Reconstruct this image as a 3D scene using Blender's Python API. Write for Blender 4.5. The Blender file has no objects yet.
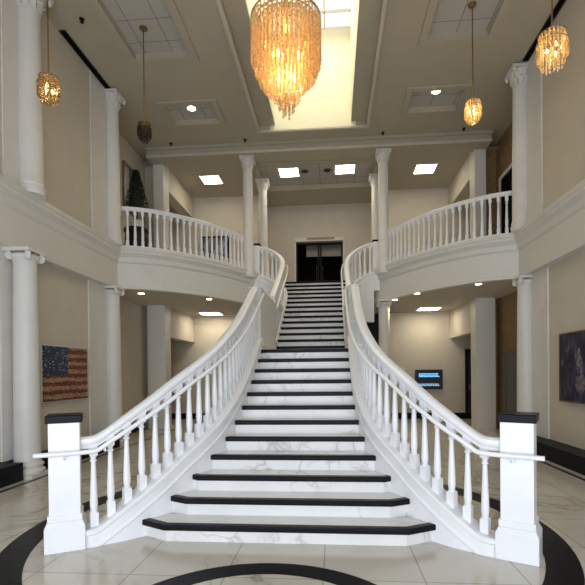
import bpy, bmesh, math, random
from mathutils import Vector, Matrix
random.seed(7)
PI = math.pi
SC = bpy.context.scene
COL = SC.collection

# ------------------------------------------------------------------ camera
cam_d = bpy.data.cameras.new('camera'); cam = bpy.data.objects.new('camera', cam_d); COL.objects.link(cam)
cam.matrix_world = (Matrix.Translation((0.471, 0, 1.589)) @ Matrix.Rotation(0.0786, 4, 'Z')
                    @ Matrix.Rotation(PI/2 - 0.0069, 4, 'X') @ Matrix.Rotation(-0.0097, 4, 'Z'))
cam_d.sensor_width = 36; cam_d.lens = 36*448.2/585
cam_d.shift_x = -5.6/585; cam_d.shift_y = 83.3/585
cam_d.clip_start = 0.05
SC.camera = cam

# ------------------------------------------------------------------ world, lights, exposure
w = bpy.data.worlds.new('world'); SC.world = w; w.use_nodes = True
w.node_tree.nodes['Background'].inputs[0].default_value = (0.80, 0.88, 1.0, 1)
w.node_tree.nodes['Background'].inputs[1].default_value = 0.55
SC.view_settings.view_transform = 'Standard'; SC.view_settings.look = 'None'
SC.view_settings.gamma = 1; SC.view_settings.exposure = 0.22; SC.view_settings.use_curve_mapping = False

def area(name, loc, rot, sx, sy, power, col):
    d = bpy.data.lights.new(name, 'AREA'); d.shape = 'RECTANGLE'; d.size = sx; d.size_y = sy
    d.energy = power; d.color = col
    o = bpy.data.objects.new(name, d); COL.objects.link(o); o.location = loc; o.rotation_euler = rot
    return o
# daylight of the glazed entrance behind the camera, and of the skylight
area('entrance_daylight', (0, -1.8, 1.6), (PI/2, 0, 0), 7.5, 3.0, 330, (0.83, 0.90, 1.0))
area('skylight_daylight', (0, 8.3, 10.2), (0, 0, 0), 1.8, 5.6, 105, (1.0, 0.93, 0.74))

# ------------------------------------------------------------------ materials
def nmat(name):
    m = bpy.data.materials.new(name); m.use_nodes = True
    nt = m.node_tree; b = nt.nodes['Principled BSDF']
    return m, nt, b
def N(nt, typ, **kw):
    n = nt.nodes.new(typ)
    for k, v in kw.items():
        if k.startswith('i_'): n.inputs[k[2:].replace('_', ' ')].default_value = v
        else: setattr(n, k, v)
    return n
def ramp(nt, stops):
    r = nt.nodes.new('ShaderNodeValToRGB'); e = r.color_ramp.elements
    while len(e) < len(stops): e.new(0.5)
    for i, (p, c) in enumerate(stops):
        e[i].position = p; e[i].color = (*c, 1)
    return r
def plain(name, col, rough=0.6, metal=0, var=0.04, scale=3.0, bump=0.0, spec=0.5):
    m, nt, b = nmat(name)
    tc = N(nt, 'ShaderNodeTexCoord'); no = N(nt, 'ShaderNodeTexNoise'); no.inputs['Scale'].default_value = scale
    no.inputs['Detail'].default_value = 4
    nt.links.new(tc.outputs['Object'], no.inputs['Vector'])
    r = ramp(nt, [(0.3, tuple(max(0, c*(1-var)) for c in col)), (0.7, tuple(min(1, c*(1+var)) for c in col))])
    nt.links.new(no.outputs['Fac'], r.inputs[0]); nt.links.new(r.outputs[0], b.inputs['Base Color'])
    b.inputs['Roughness'].default_value = rough; b.inputs['Metallic'].default_value = metal
    b.inputs['Specular IOR Level'].default_value = spec
    if bump:
        bp = N(nt, 'ShaderNodeBump'); bp.inputs['Strength'].default_value = bump; bp.inputs['Distance'].default_value = 0.01
        n2 = N(nt, 'ShaderNodeTexNoise'); n2.inputs['Scale'].default_value = 60
        nt.links.new(tc.outputs['Object'], n2.inputs['Vector'])
        nt.links.new(n2.outputs['Fac'], bp.inputs['Height']); nt.links.new(bp.outputs[0], b.inputs['Normal'])
    return m
def emit(name, col, strength):
    m = bpy.data.materials.new(name); m.use_nodes = True; nt = m.node_tree; nt.nodes.clear()
    e = nt.nodes.new('ShaderNodeEmission'); o = nt.nodes.new('ShaderNodeOutputMaterial')
    e.inputs[0].default_value = (*col, 1); e.inputs[1].default_value = strength
    nt.links.new(e.outputs[0], o.inputs[0]); return m
def marble(name, base, vein, rough, tile=None, loc=(0, 0, 0), vs=1.3, joint=(0.25, 0.23, 0.2), amount=0.75):
    m, nt, b = nmat(name); tc = N(nt, 'ShaderNodeTexCoord')
    geo = N(nt, 'ShaderNodeNewGeometry')
    n1 = N(nt, 'ShaderNodeTexNoise'); n1.inputs['Scale'].default_value = vs; n1.inputs['Detail'].default_value = 8
    n1.inputs['Distortion'].default_value = 1.4
    nt.links.new(geo.outputs['Position'], n1.inputs['Vector'])
    a = N(nt, 'ShaderNodeMath', operation='SUBTRACT'); a.inputs[1].default_value = 0.5
    nt.links.new(n1.outputs['Fac'], a.inputs[0])
    ab = N(nt, 'ShaderNodeMath', operation='ABSOLUTE'); nt.links.new(a.outputs[0], ab.inputs[0])
    r = ramp(nt, [(0.0, (amount,)*3), (0.018, (amount*0.25,)*3), (0.05, (0, 0, 0))])
    nt.links.new(ab.outputs[0], r.inputs[0])
    n2 = N(nt, 'ShaderNodeTexNoise'); n2.inputs['Scale'].default_value = vs*0.6
    nt.links.new(geo.outputs['Position'], n2.inputs['Vector'])
    r2 = ramp(nt, [(0.45, (0, 0, 0)), (0.6, (1, 1, 1))]); nt.links.new(n2.outputs['Fac'], r2.inputs[0])
    mu = N(nt, 'ShaderNodeMath', operation='MULTIPLY'); nt.links.new(r.outputs[0], mu.inputs[0]); nt.links.new(r2.outputs[0], mu.inputs[1])
    n3 = N(nt, 'ShaderNodeTexNoise'); n3.inputs['Scale'].default_value = 2.5; n3.inputs['Detail'].default_value = 5
    nt.links.new(geo.outputs['Position'], n3.inputs['Vector'])
    r3 = ramp(nt, [(0.35, tuple(c*0.93 for c in base)), (0.65, base)]); nt.links.new(n3.outputs['Fac'], r3.inputs[0])
    mx = N(nt, 'ShaderNodeMix', data_type='RGBA'); mx.inputs['B'].default_value = (*vein, 1)
    nt.links.new(mu.outputs[0], mx.inputs['Factor']); nt.links.new(r3.outputs[0], mx.inputs['A'])
    out = mx.outputs['Result']
    if tile:
        mp = N(nt, 'ShaderNodeMapping'); mp.inputs['Location'].default_value = loc
        nt.links.new(geo.outputs['Position'], mp.inputs[0])
        br = N(nt, 'ShaderNodeTexBrick', offset=0.0, squash=1.0)
        br.inputs['Scale'].default_value = 1; br.inputs['Brick Width'].default_value = tile; br.inputs['Row Height'].default_value = tile
        br.inputs['Mortar Size'].default_value = 0.006; br.inputs['Mortar Smooth'].default_value = 0.1
        br.inputs['Color1'].default_value = (1, 1, 1, 1); br.inputs['Color2'].default_value = (0.9, 0.9, 0.9, 1)
        br.inputs['Mortar'].default_value = (*joint, 1)
        nt.links.new(mp.outputs[0], br.inputs['Vector'])
        m2 = N(nt, 'ShaderNodeMix', data_type='RGBA', blend_type='MULTIPLY'); m2.inputs['Factor'].default_value = 1
        nt.links.new(out, m2.inputs['A']); nt.links.new(br.outputs['Color'], m2.inputs['B']); out = m2.outputs['Result']
    nt.links.new(out, b.inputs['Base Color']); b.inputs['Roughness'].default_value = rough
    return m

M = {}
M['white'] = plain('white_paint', (0.86, 0.86, 0.87), 0.32, var=0.02)
M['column'] = plain('column_paint', (0.74, 0.72, 0.68), 0.45, var=0.03)
M['trim'] = plain('trim_paint', (0.72, 0.70, 0.65), 0.45, var=0.02)
M['wall'] = plain('wall_cream', (0.63, 0.575, 0.48), 0.75, var=0.03, bump=0.05)
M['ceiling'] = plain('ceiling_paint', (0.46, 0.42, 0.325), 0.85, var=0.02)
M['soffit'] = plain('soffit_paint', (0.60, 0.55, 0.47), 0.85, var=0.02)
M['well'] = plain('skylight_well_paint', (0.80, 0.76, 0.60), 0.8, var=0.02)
M['brown'] = plain('brown_wallcovering', (0.30, 0.19, 0.09), 0.6, var=0.15, scale=8)
M['granite'] = plain('black_granite', (0.009, 0.009, 0.011), 0.3, var=0.5, scale=80, spec=0.08)
M['base'] = plain('black_base', (0.010, 0.010, 0.013), 0.5, var=0.3, scale=10, spec=0.15)
M['marble'] = marble('white_marble', (0.78, 0.77, 0.755), (0.36, 0.33, 0.30), 0.25, vs=1.6, amount=0.7)
M['floor'] = marble('floor_marble', (0.66, 0.62, 0.55), (0.33, 0.28, 0.23), 0.16, tile=0.77, loc=(0.39, 0.42, 0), vs=0.9, joint=(0.60, 0.57, 0.53), amount=0.95)
M['carpet'] = plain('upper_floor', (0.28, 0.24, 0.19), 0.8, var=0.1, scale=30)
M['steel'] = plain('brushed_steel', (0.20, 0.18, 0.155), 0.4, metal=0.8, var=0.1, scale=20)
M['brass'] = plain('aged_brass', (0.30, 0.20, 0.10), 0.35, metal=0.9)
M['dark'] = plain('dark_opening', (0.006, 0.006, 0.007), 0.8, spec=0.05)
M['navy'] = plain('dark_navy', (0.020, 0.024, 0.045), 0.6)  # colours in the shade of the lower void; also the screen display
M['darkmetal'] = plain('dark_bronze', (0.02, 0.018, 0.016), 0.6, spec=0.1)
M['grill'] = plain('dark_diffuser', (0.015, 0.013, 0.012), 0.6)
M['plastic'] = plain('black_plastic', (0.02, 0.02, 0.022), 0.3)
M['leaf'] = plain('topiary_leaf', (0.010, 0.018, 0.010), 0.6, var=0.5, scale=30)
M['urn'] = plain('black_urn', (0.010, 0.010, 0.012), 0.3)
M['bark'] = plain('bark', (0.10, 0.06, 0.03), 0.8)
M['gilt'] = plain('gilt_frame', (0.30, 0.24, 0.17), 0.4, metal=0.5)
M['wood'] = plain('frame_wood', (0.16, 0.10, 0.06), 0.5)
M['panel_light'] = emit('ceiling_panel_glow', (1.0, 0.88, 0.68), 15.0)
M['downlight'] = emit('downlight_glow', (1.0, 0.86, 0.62), 14.0)
M['bulb'] = emit('warm_bulb', (1.0, 0.66, 0.28), 22.0)
M['skyglass'] = emit('sky_through_glass', (1.0, 0.98, 0.92), 0.95)
M['blue'] = emit('screen_blue', (0.16, 0.50, 0.95), 1.6)
M['paleblue'] = emit('screen_pale_blue', (0.35, 0.62, 0.95), 0.9)
m, nt, b = nmat('mirror_glass'); b.inputs['Metallic'].default_value = 1; b.inputs['Roughness'].default_value = 0.05
b.inputs['Base Color'].default_value = (0.6, 0.57, 0.52, 1); M['mirror'] = m
m, nt, b = nmat('door_glass'); b.inputs['Base Color'].default_value = (0.02, 0.02, 0.022, 1); b.inputs['Roughness'].default_value = 0.04
b.inputs['Transmission Weight'].default_value = 0.6; M['glass'] = m

def tile_mat():
    m, nt, b = nmat('acoustic_tile'); geo = N(nt, 'ShaderNodeNewGeometry')
    br = N(nt, 'ShaderNodeTexBrick', offset=0.0); br.inputs['Scale'].default_value = 1
    br.inputs['Brick Width'].default_value = 0.55; br.inputs['Row Height'].default_value = 0.55; br.inputs['Mortar Size'].default_value = 0.008
    br.inputs['Color1'].default_value = (0.50, 0.48, 0.44, 1); br.inputs['Color2'].default_value = (0.47, 0.45, 0.41, 1)
    br.inputs['Mortar'].default_value = (0.22, 0.20, 0.18, 1)
    mp = N(nt, 'ShaderNodeMapping'); mp.inputs['Location'].default_value = (-0.10, -0.2, 0)
    nt.links.new(geo.outputs['Position'], mp.inputs[0]); nt.links.new(mp.outputs[0], br.inputs['Vector'])
    nt.links.new(br.outputs['Color'], b.inputs['Base Color']); b.inputs['Roughness'].default_value = 0.9
    return m
M['tile'] = tile_mat()
def crystal_mat(name, col, tr, gloss):
    m = bpy.data.materials.new(name); m.use_nodes = True; nt = m.node_tree; nt.nodes.clear()
    geo = N(nt, 'ShaderNodeNewGeometry'); no = N(nt, 'ShaderNodeTexNoise'); no.inputs['Scale'].default_value = 28
    nt.links.new(geo.outputs['Position'], no.inputs['Vector'])
    r = ramp(nt, [(0.35, tuple(c*0.7 for c in col)), (0.62, col)]); nt.links.new(no.outputs['Fac'], r.inputs[0])
    t = N(nt, 'ShaderNodeBsdfTranslucent'); g = N(nt, 'ShaderNodeBsdfGlossy'); tp = N(nt, 'ShaderNodeBsdfTransparent'); o = N(nt, 'ShaderNodeOutputMaterial')
    d = N(nt, 'ShaderNodeBsdfDiffuse'); nt.links.new(r.outputs[0], d.inputs[0])
    nt.links.new(r.outputs[0], t.inputs[0]); g.inputs[0].default_value = (1, 0.85, 0.6, 1); g.inputs[1].default_value = 0.12
    tp.inputs[0].default_value = (1.0, 0.9, 0.72, 1)
    a = N(nt, 'ShaderNodeMixShader'); a.inputs[0].default_value = 0.3; nt.links.new(t.outputs[0], a.inputs[1]); nt.links.new(d.outputs[0], a.inputs[2])
    bq = N(nt, 'ShaderNodeMixShader'); bq.inputs[0].default_value = gloss; nt.links.new(a.outputs[0], bq.inputs[1]); nt.links.new(g.outputs[0], bq.inputs[2])
    cq = N(nt, 'ShaderNodeMixShader'); cq.inputs[0].default_value = tr; nt.links.new(bq.outputs[0], cq.inputs[1]); nt.links.new(tp.outputs[0], cq.inputs[2])
    nt.links.new(cq.outputs[0], o.inputs[0]); return m
M['crystal'] = crystal_mat('amber_crystal', (0.98, 0.86, 0.62), 0.36, 0.2)
M['crystal_dim'] = crystal_mat('dim_lit_crystal', (0.40, 0.32, 0.22), 0.3, 0.3)  # same crystal, colour lowered to look weakly lit
M['crystal_dark'] = crystal_mat('unlit_crystal', (0.10, 0.075, 0.06), 0.2, 0.12)  # same crystal again, colour lowered to look unlit

# ------------------------------------------------------------------ helpers
class MB:
    def __init__(s): s.v = []; s.f = []
    def add(s, vs, fs):
        b = len(s.v); s.v += [tuple(p) for p in vs]; s.f += [tuple(b+i for i in f) for f in fs]; return s
    def box(s, x0, x1, y0, y1, z0, z1):
        x0, x1 = sorted((x0, x1)); y0, y1 = sorted((y0, y1))
        return s.add([(x0,y0,z0),(x1,y0,z0),(x1,y1,z0),(x0,y1,z0),(x0,y0,z1),(x1,y0,z1),(x1,y1,z1),(x0,y1,z1)],
                     [(0,3,2,1),(4,5,6,7),(0,1,5,4),(1,2,6,5),(2,3,7,6),(3,0,4,7)])
    def lathe(s, prof, n=24, cx=0, cy=0, cz=0, square=False):
        vs = []
        for (r, z) in prof:
            for i in range(n):
                a = 2*PI*i/n
                vs.append((cx+r*math.cos(a), cy+r*math.sin(a), cz+z))
        fs = []
        for j in range(len(prof)-1):
            for i in range(n):
                k = (i+1) % n
                fs.append((j*n+i, j*n+k, (j+1)*n+k, (j+1)*n+i))
        fs.append(tuple(range(n))[::-1]); fs.append(tuple((len(prof)-1)*n+i for i in range(n)))
        return s.add(vs, fs)
    def prism(s, poly, z0, z1):
        n = len(poly)
        return s.add([(x, y, z0) for x, y in poly]+[(x, y, z1) for x, y in poly],
                     [tuple(range(n))[::-1], tuple(range(n, 2*n))]+[(i, (i+1) % n, n+(i+1) % n, n+i) for i in range(n)])
    def sweep(s, path, sec, bottoms=None):
        """path of (x,y,z); sec of (lateral, up); horizontal tangent frames, mitred"""
        n = len(sec); P = [Vector(p) for p in path]; vs = []
        for i, p in enumerate(P):
            t1 = (P[i]-P[i-1]) if i else (P[1]-P[0]); t2 = (P[i+1]-P[i]) if i < len(P)-1 else t1
            t1 = Vector((t1.x, t1.y)).normalized(); t2 = Vector((t2.x, t2.y)).normalized(); t = (t1+t2).normalized()
            nv = Vector((t.y, -t.x)); k = 1/max(0.4, t.dot(t1))
            for (a, u) in sec:
                z = p.z+u
                if bottoms is not None and u <= -50: z = bottoms
                vs.append((p.x+nv.x*a*k, p.y+nv.y*a*k, z))
        fs = []
        for j in range(len(P)-1):
            for i in range(n):
                k = (i+1) % n
                fs.append((j*n+i, j*n+k, (j+1)*n+k, (j+1)*n+i))
        fs.append(tuple(range(n))); fs.append(tuple((len(P)-1)*n+i for i in range(n))[::-1])
        return s.add(vs, fs)
    def tube(s, path, r, n=10):
        P = [Vector(p) for p in path]; vs = []
        for i, p in enumerate(P):
            t = ((P[min(i+1, len(P)-1)]-P[max(i-1, 0)])).normalized()
            a = t.cross(Vector((0, 0, 1)))
            a = a.normalized() if a.length > 1e-4 else Vector((1, 0, 0))
            b_ = a.cross(t)
            for k in range(n):
                q = 2*PI*k/n; vs.append(p+a*r*math.cos(q)+b_*r*math.sin(q))
        fs = [(j*n+i, j*n+(i+1) % n, (j+1)*n+(i+1) % n, (j+1)*n+i) for j in range(len(P)-1) for i in range(n)]
        fs.append(tuple(range(n))); fs.append(tuple((len(P)-1)*n+i for i in range(n))[::-1])
        return s.add(vs, fs)
    def build(s, name, mat, parent=None, smooth=False, bevel=0, loc=None):
        me = bpy.data.meshes.new(name); me.from_pydata(s.v, [], s.f); me.update()
        bm = bmesh.new(); bm.from_mesh(me); bmesh.ops.recalc_face_normals(bm, faces=bm.faces); bm.to_mesh(me); bm.free()
        o = bpy.data.objects.new(name, me); COL.objects.link(o); me.materials.append(mat)
        if smooth:
            for p in me.polygons: p.use_smooth = True
            me.set_sharp_from_angle(angle=math.radians(38))
        if bevel:
            bv = o.modifiers.new('bevel', 'BEVEL'); bv.width = bevel; bv.segments = 2; bv.limit_method = 'ANGLE'
        if parent: o.parent = parent
        if loc: o.location = loc
        return o
def tag(o, label=None, cat=None, group=None, kind=None):
    if label: o['label'] = label
    if cat: o['category'] = cat
    if group: o['group'] = group
    if kind: o['kind'] = kind
    return o
def empty(name, loc, label, cat, group=None):
    o = bpy.data.objects.new(name, None); COL.objects.link(o); o.location = loc; o.empty_display_size = 0.2
    return tag(o, label, cat, group)
def struct(mb, name, mat, **k):
    return tag(mb.build(name, mat, **k), kind='structure')
def rel(o, root):                       # parent a world-built part without moving it
    o.parent = root; o.matrix_parent_inverse = Matrix.Translation(-Vector(root.location)); return o
def spline(pts, n=6):
    P = [Vector(p) for p in pts]; out = []
    for i in range(len(P)-1):
        a = P[max(i-1, 0)]; b = P[i]; c = P[i+1]; d = P[min(i+2, len(P)-1)]
        for k in range(n):
            t = k/n; out.append(0.5*((2*b)+(c-a)*t+(2*a-5*b+4*c-d)*t*t+(3*b-a-3*c+d)*t**3))
    out.append(P[-1]); return out
def resample(P, step=None, count=None):
    L = [0]
    for i in range(1, len(P)): L.append(L[-1]+math.hypot(P[i].x-P[i-1].x, P[i].y-P[i-1].y))
    n = count if count else max(1, round(L[-1]/step)); out = []
    for k in range(n):
        s = (k+0.5)*L[-1]/n; i = 1
        while L[i] < s: i += 1
        f = (s-L[i-1])/(L[i]-L[i-1]); p = P[i-1].lerp(P[i], f); t = P[i]-P[i-1]
        out.append((p, math.atan2(t.y, t.x)))
    return out
def offset(P, d):                       # horizontal offset to the right of travel
    out = []
    for i, p in enumerate(P):
        t = P[min(i+1, len(P)-1)]-P[max(i-1, 0)]; t = Vector((t.x, t.y)).normalized()
        out.append(Vector((p.x+t.y*d, p.y-t.x*d, p.z)))
    return out
def mir(P, s): return [Vector((p.x*s, p.y, p.z)) for p in P]

# dimensions
R_, T_, G_ = 0.165, 0.30, 1.653
def ny(k): return 3.8+T_*k+(G_ if k > 12 else 0)
FL = 26*R_            # upper floor 4.29
BT, BB = 4.5, 3.56    # top and bottom of the balcony band
CE = 7.9              # hall ceiling
XW = 4.45             # face of the side bands

# plan of the right hand balustrade (mirrored for the left)
LOW = spline([(2.00,3.97,1.01),(1.84,4.03,1.012),(1.75,4.09,1.04),(1.57,4.22,1.19),(1.37,4.44,1.38),(1.21,4.70,1.565),(1.06,4.96,1.735),(0.95,5.24,1.90),
              (0.885,5.58,2.08),(0.85,5.9,2.24),(0.835,6.3,2.44),(0.83,6.85,2.73),(0.83,7.42,3.03)], 5)
UPP = spline([(0.83,9.36,3.13),(0.83,10.3,3.64),(0.83,11.3,4.18),(0.85,11.9,4.50),(0.92,12.3,4.76),(1.10,12.62,5.0),(1.40,12.82,5.2),(1.62,12.86,5.25)], 5)
ARC = spline([(4.47,9.95,0),(3.92,10.14,0),(3.40,10.50,0),(2.82,11.12,0),(2.38,11.75,0),(2.06,12.35,0),(1.85,12.72,0),(1.70,12.98,0),(1.64,13.25,0)], 5)
def inner_x(y):                         # inner stair width at depth y
    P = LOW if y < 8 else UPP
    best = min(P, key=lambda p: abs(p.y-y)); return best.x-0.1

# ------------------------------------------------------------------ structure: floor
struct(MB().box(-8.5, 8.5, -5, 17.5, -0.1, 0), 'floor', M['floor'])
def ring(cx, cy, r0, r1, z, name):
    mb = MB(); n = 96; vs = []
    for i in range(n):
        a = 2*PI*i/n
        for r in (r0, r1):
            vs.append((cx+r*math.cos(a), cy+r*math.sin(a), z))
    for i in range(n):
        a = 2*PI*i/n
        for r in (r0, r1): vs.append((cx+r*math.cos(a), cy+r*math.sin(a), 0.0))
    fs = []
    for i in range(n):
        j = (i+1) % n; fs.append((2*i, 2*i+1, 2*j+1, 2*j))
        fs.append((2*n+2*i, 2*n+2*i+1, 2*i+1, 2*i)); fs.append((2*i+1, 2*j+1, 2*n+2*j+1, 2*n+2*i+1)); fs.append((2*i, 2*j, 2*n+2*j, 2*n+2*i))
    mb.add(vs, fs); return struct(mb, name, M['granite'])
ring(-0.03, 4.72, 2.40, 2.66, 0.003, 'trim_1')
ring(-0.02, 2.58, 0.92, 1.12, 0.003, 'trim_2')
for i, s in enumerate((-1, 1)):
    struct(MB().box(s*4.04, s*4.10, -4, 12.5, 0, 0.003), 'trim_%d' % (3+i), M['granite'])

# ------------------------------------------------------------------ structure: walls
def wall(name, x0, x1, y0, y1, z0, z1, mat='wall'): return struct(MB().box(x0, x1, y0, y1, z0, z1), name, M[mat])
for s, nm in ((-1, 'left'), (1, 'right')):
    wall('wall_'+nm, s*4.6, s*4.85, -4, 10.05, 0, BB)                       # lower
    wall('wall_'+nm, s*4.5, s*4.85, -4, 10.05, BT, CE+0.4)                  # upper
    wall('wall_'+nm, s*4.85, s*5.25, 9.95, 10.05, 0, BB)
    wall('wall_'+nm, s*4.85, s*5.25, 9.95, 10.05, BT, CE+0.4)
    wall('wall_'+nm, s*5.05, s*5.25, 10.05, 13.05, 0, BB+0.1, 'brown' if s > 0 else 'wall')
    wall('wall_'+nm, s*5.05, s*5.25, 10.05, 13.05, FL, CE+0.4, 'brown' if s > 0 else 'wall')
    # square pier, then the header over the side opening
    for (z0, z1, zo) in ((0, BB+0.1, 2.68), (FL, CE+0.1, 7.02)):
        wall('wall_'+nm, s*4.36, s*(4.88 if z0 == 0 else 4.66), 12.6, 13.05, z0, z1, 'trim')
        wall('wall_'+nm, s*4.36, s*4.75, 13.05, 15.4, zo, z1)
    wall('wall_'+nm, s*6.9, s*7.1, 13.05, 15.6, 0, BB+0.1)
    wall('wall_'+nm, s*6.9, s*7.1, 13.05, 15.6, FL, CE+0.1)
    wall('wall_'+nm, s*4.88, s*7.1, 12.95, 13.05, 0, BB+0.1, 'brown' if s > 0 else 'wall')
    wall('wall_'+nm, s*4.66, s*7.1, 12.95, 13.05, FL, CE+0.1, 'brown' if s > 0 else 'wall')
    # back walls of the side bays
    wall('wall_back', s*2.35, s*7.1, 15.38, 15.6, 0, BB+0.1)
    wall('wall_back', s*1.95, s*7.1, 15.4, 15.6, FL, CE+0.1)
    wall('wall_back', s*1.95, s*2.1, 15.6, 16.7, FL, CE+0.1)
    wall('wall_back', s*0.88, s*2.1, 16.5, 16.7, FL, CE+0.1)
    wall('wall_back', s*2.35, s*2.5, 15.6, 17.2, 0, FL, 'navy')  # navy colour stands for the dark corridor
    # side bands with mouldings
    prof = [(0.03, 0), (0.03, 0.05), (0.0, 0.07), (0.0, 0.58), (0.035, 0.62), (0.045, 0.70), (0.045, 0.72), (0.09, 0.77), (0.12, 0.80), (0.12, 0.86), (0.14, 0.87), (0.14, 0.94), (-0.38, 0.94), (-0.38, 0)]
    mb = MB(); mb.sweep([(s*XW, -4, BB), (s*XW, 10.0, BB)], [(-s*a, u) for a, u in prof]); struct(mb, 'trim_%d' % (5 if s < 0 else 6), M['trim'])
    # curved balcony front
    arc = mir(ARC, s); path = [Vector((p.x, p.y, BB)) for p in arc]
    mb = MB(); mb.sweep(path, [(-s*a, u) for a, u in [(q[0] if q[0] > -0.3 else -0.12, q[1]) for q in prof]])
    struct(mb, 'trim_%d' % (7 if s < 0 else 8), M['trim'])
    # balcony slab
    poly = [(p.x, p.y) for p in offset(arc, 0.06*s if s > 0 else 0.06*s)]
    poly = poly+[(s*1.64, 15.5), (s*7.0, 15.5), (s*7.0, 12.95), (s*5.15, 12.95), (s*5.15, 10.0), (s*4.6, 10.0)]
    mb = MB(); mb.prism(poly, BB+0.02, FL); struct(mb, 'floor_upper', M['soffit'])
    for y, y0, y1 in ((6.75, 6.45, 7.05), (9.75, 8.95, 10.0)):                              # flat pilasters behind the columns
        struct(MB().box(s*4.57, s*4.6, y0, y1, 0, BB), 'trim_17', M['column'])
        struct(MB().box(s*4.48, s*4.5, y0, y1, BT, CE), 'trim_18', M['column'])
    # black base along the walls
    struct(MB().box(s*4.22, s*4.6, -4, 6.42, 0, 0.27).box(s*4.5, s*4.6, 6.42, 7.05, 0, 0.27).box(s*4.22, s*4.6, 7.05, 9.5, 0, 0.27), 'baseboard_'+nm, M['base'])
    struct(MB().box(s*5.0, s*5.05, 10.05, 12.6, 0, 0.2), 'baseboard_'+nm, M['base'])
    struct(MB().box(s*2.35, s*6.9, 15.35, 15.4, 0, 0.2), 'baseboard_back', M['base'])
struct(MB().box(-1.64, 1.64, 13.5, 17.0, FL-0.35, FL), 'floor_upper', M['carpet'])
struct(MB().box(-2.1, -1.62, 15.4, 17.0, FL-0.35, FL), 'floor_upper', M['carpet'])
struct(MB().box(1.62, 2.1, 15.4, 17.0, FL-0.35, FL), 'floor_upper', M['carpet'])
wall('wall_back', -2.5, 2.5, 17.0, 17.2, 0, FL, 'navy')  # end of the corridor, its darkness painted in navy
wall('wall_back', -0.88, 0.88, 16.5, 16.7, 6.42, CE+0.1)
# header beam across the hall above the tall columns
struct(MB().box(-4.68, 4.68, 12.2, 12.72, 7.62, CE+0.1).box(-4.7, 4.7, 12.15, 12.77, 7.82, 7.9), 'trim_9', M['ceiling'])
struct(MB().box(-4.68, 4.68, 12.16, 12.2, 7.62, 7.68), 'trim_10', M['soffit'])

# ------------------------------------------------------------------ structure: ceilings
def holed(name, xs, ys, z, holes, mat):
    mb = MB()
    for i in range(len(xs)-1):
        for j in range(len(ys)-1):
            cx, cy = (xs[i]+xs[i+1])/2, (ys[j]+ys[j+1])/2
            if any(a < cx < b and c < cy < d for a, b, c, d in holes): continue
            mb.add([(xs[i], ys[j], z), (xs[i+1], ys[j], z), (xs[i+1], ys[j+1], z), (xs[i], ys[j+1], z)], [(0, 1, 2, 3)])
    for a, b, c, d in holes:
        for (p, q) in (((a, c), (b, c)), ((b, c), (b, d)), ((b, d), (a, d)), ((a, d), (a, c))):
            mb.add([(*p, z), (*q, z), (*q, z+0.1), (*p, z+0.1)], [(0, 1, 2, 3)])
    return struct(mb, name, M[mat])
SKY = (-1.37, 1.37, 5.2, 11.58)
cof = [(-3.42, -2.30, 5.6, 8.74), (2.30, 3.42, 5.6, 8.74), (-3.46, -2.30, 10.3, 11.1), (2.30, 3.46, 10.3, 11.1)]
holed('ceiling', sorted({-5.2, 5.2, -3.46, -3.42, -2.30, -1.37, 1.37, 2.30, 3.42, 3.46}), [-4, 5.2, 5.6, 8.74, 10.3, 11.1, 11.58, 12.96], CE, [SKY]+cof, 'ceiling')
for i, (a, b, c, d) in enumerate(cof):
    struct(MB().box(a, b, c, d, CE+0.1, CE+0.13), 'ceiling', M['tile'])
    f = 0.14; mb = MB()                                # raised frame around each coffer
    for q in ((a-f, b+f, c-f, c), (a-f, b+f, d, d+f), (a-f, a, c, d), (b, b+f, c, d)): mb.box(*q, CE-0.035, CE+0.005)
    struct(mb, 'trim_%d' % (11+i), M['ceiling'])
# skylight: lip, border, well and glazing
a, b, c, d = SKY
mb = MB(); f = 0.07
for q in ((a-f, b+f, c-f, c), (a-f, b+f, d, d+f), (a-f, a, c, d), (b, b+f, c, d)): mb.box(*q, CE-0.05, CE+0.01)
struct(mb, 'trim_15', M['soffit'])
struct(MB().box(a, -0.98, c, d, CE+0.1, CE+0.16).box(0.98, b, c, d, CE+0.1, CE+0.16), 'ceiling', M['ceiling'])
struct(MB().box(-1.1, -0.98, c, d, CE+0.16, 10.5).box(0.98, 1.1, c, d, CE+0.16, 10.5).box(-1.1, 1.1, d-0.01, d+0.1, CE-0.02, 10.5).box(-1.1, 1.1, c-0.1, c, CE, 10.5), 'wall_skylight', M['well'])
sk = struct(MB().box(-0.98, 0.98, c, d, 10.42, 10.44), 'window_1', M['skyglass'])
mb = MB()
for k in range(12):
    y = d-0.55*k
    if y > c: mb.box(-0.98, 0.98, y-0.02, y+0.02, 10.37, 10.42)
for x in (-0.33, 0.33): mb.box(x-0.02, x+0.02, c, d, 10.37, 10.42)
rel(mb.build('window_frame', M['trim']), sk)
# lobby ceiling behind the header, and its coffer
holed('ceiling', [-7.1, -1.75, 1.75, 7.1], [12.72, 13.2, 14.95, 16.7], 7.74, [(-1.75, 1.75, 13.2, 14.95)], 'ceiling')
struct(MB().box(-1.75, 1.75, 13.2, 14.95, 7.84, 7.87), 'ceiling', M['tile'])
mb = MB()
for q in ((-1.87, 1.87, 13.08, 13.2), (-1.87, 1.87, 14.95, 15.07), (-1.87, -1.75, 13.2, 14.95), (1.75, 1.87, 13.2, 14.95)): mb.box(*q, 7.70, 7.75)
struct(mb, 'trim_16', M['ceiling'])

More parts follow.
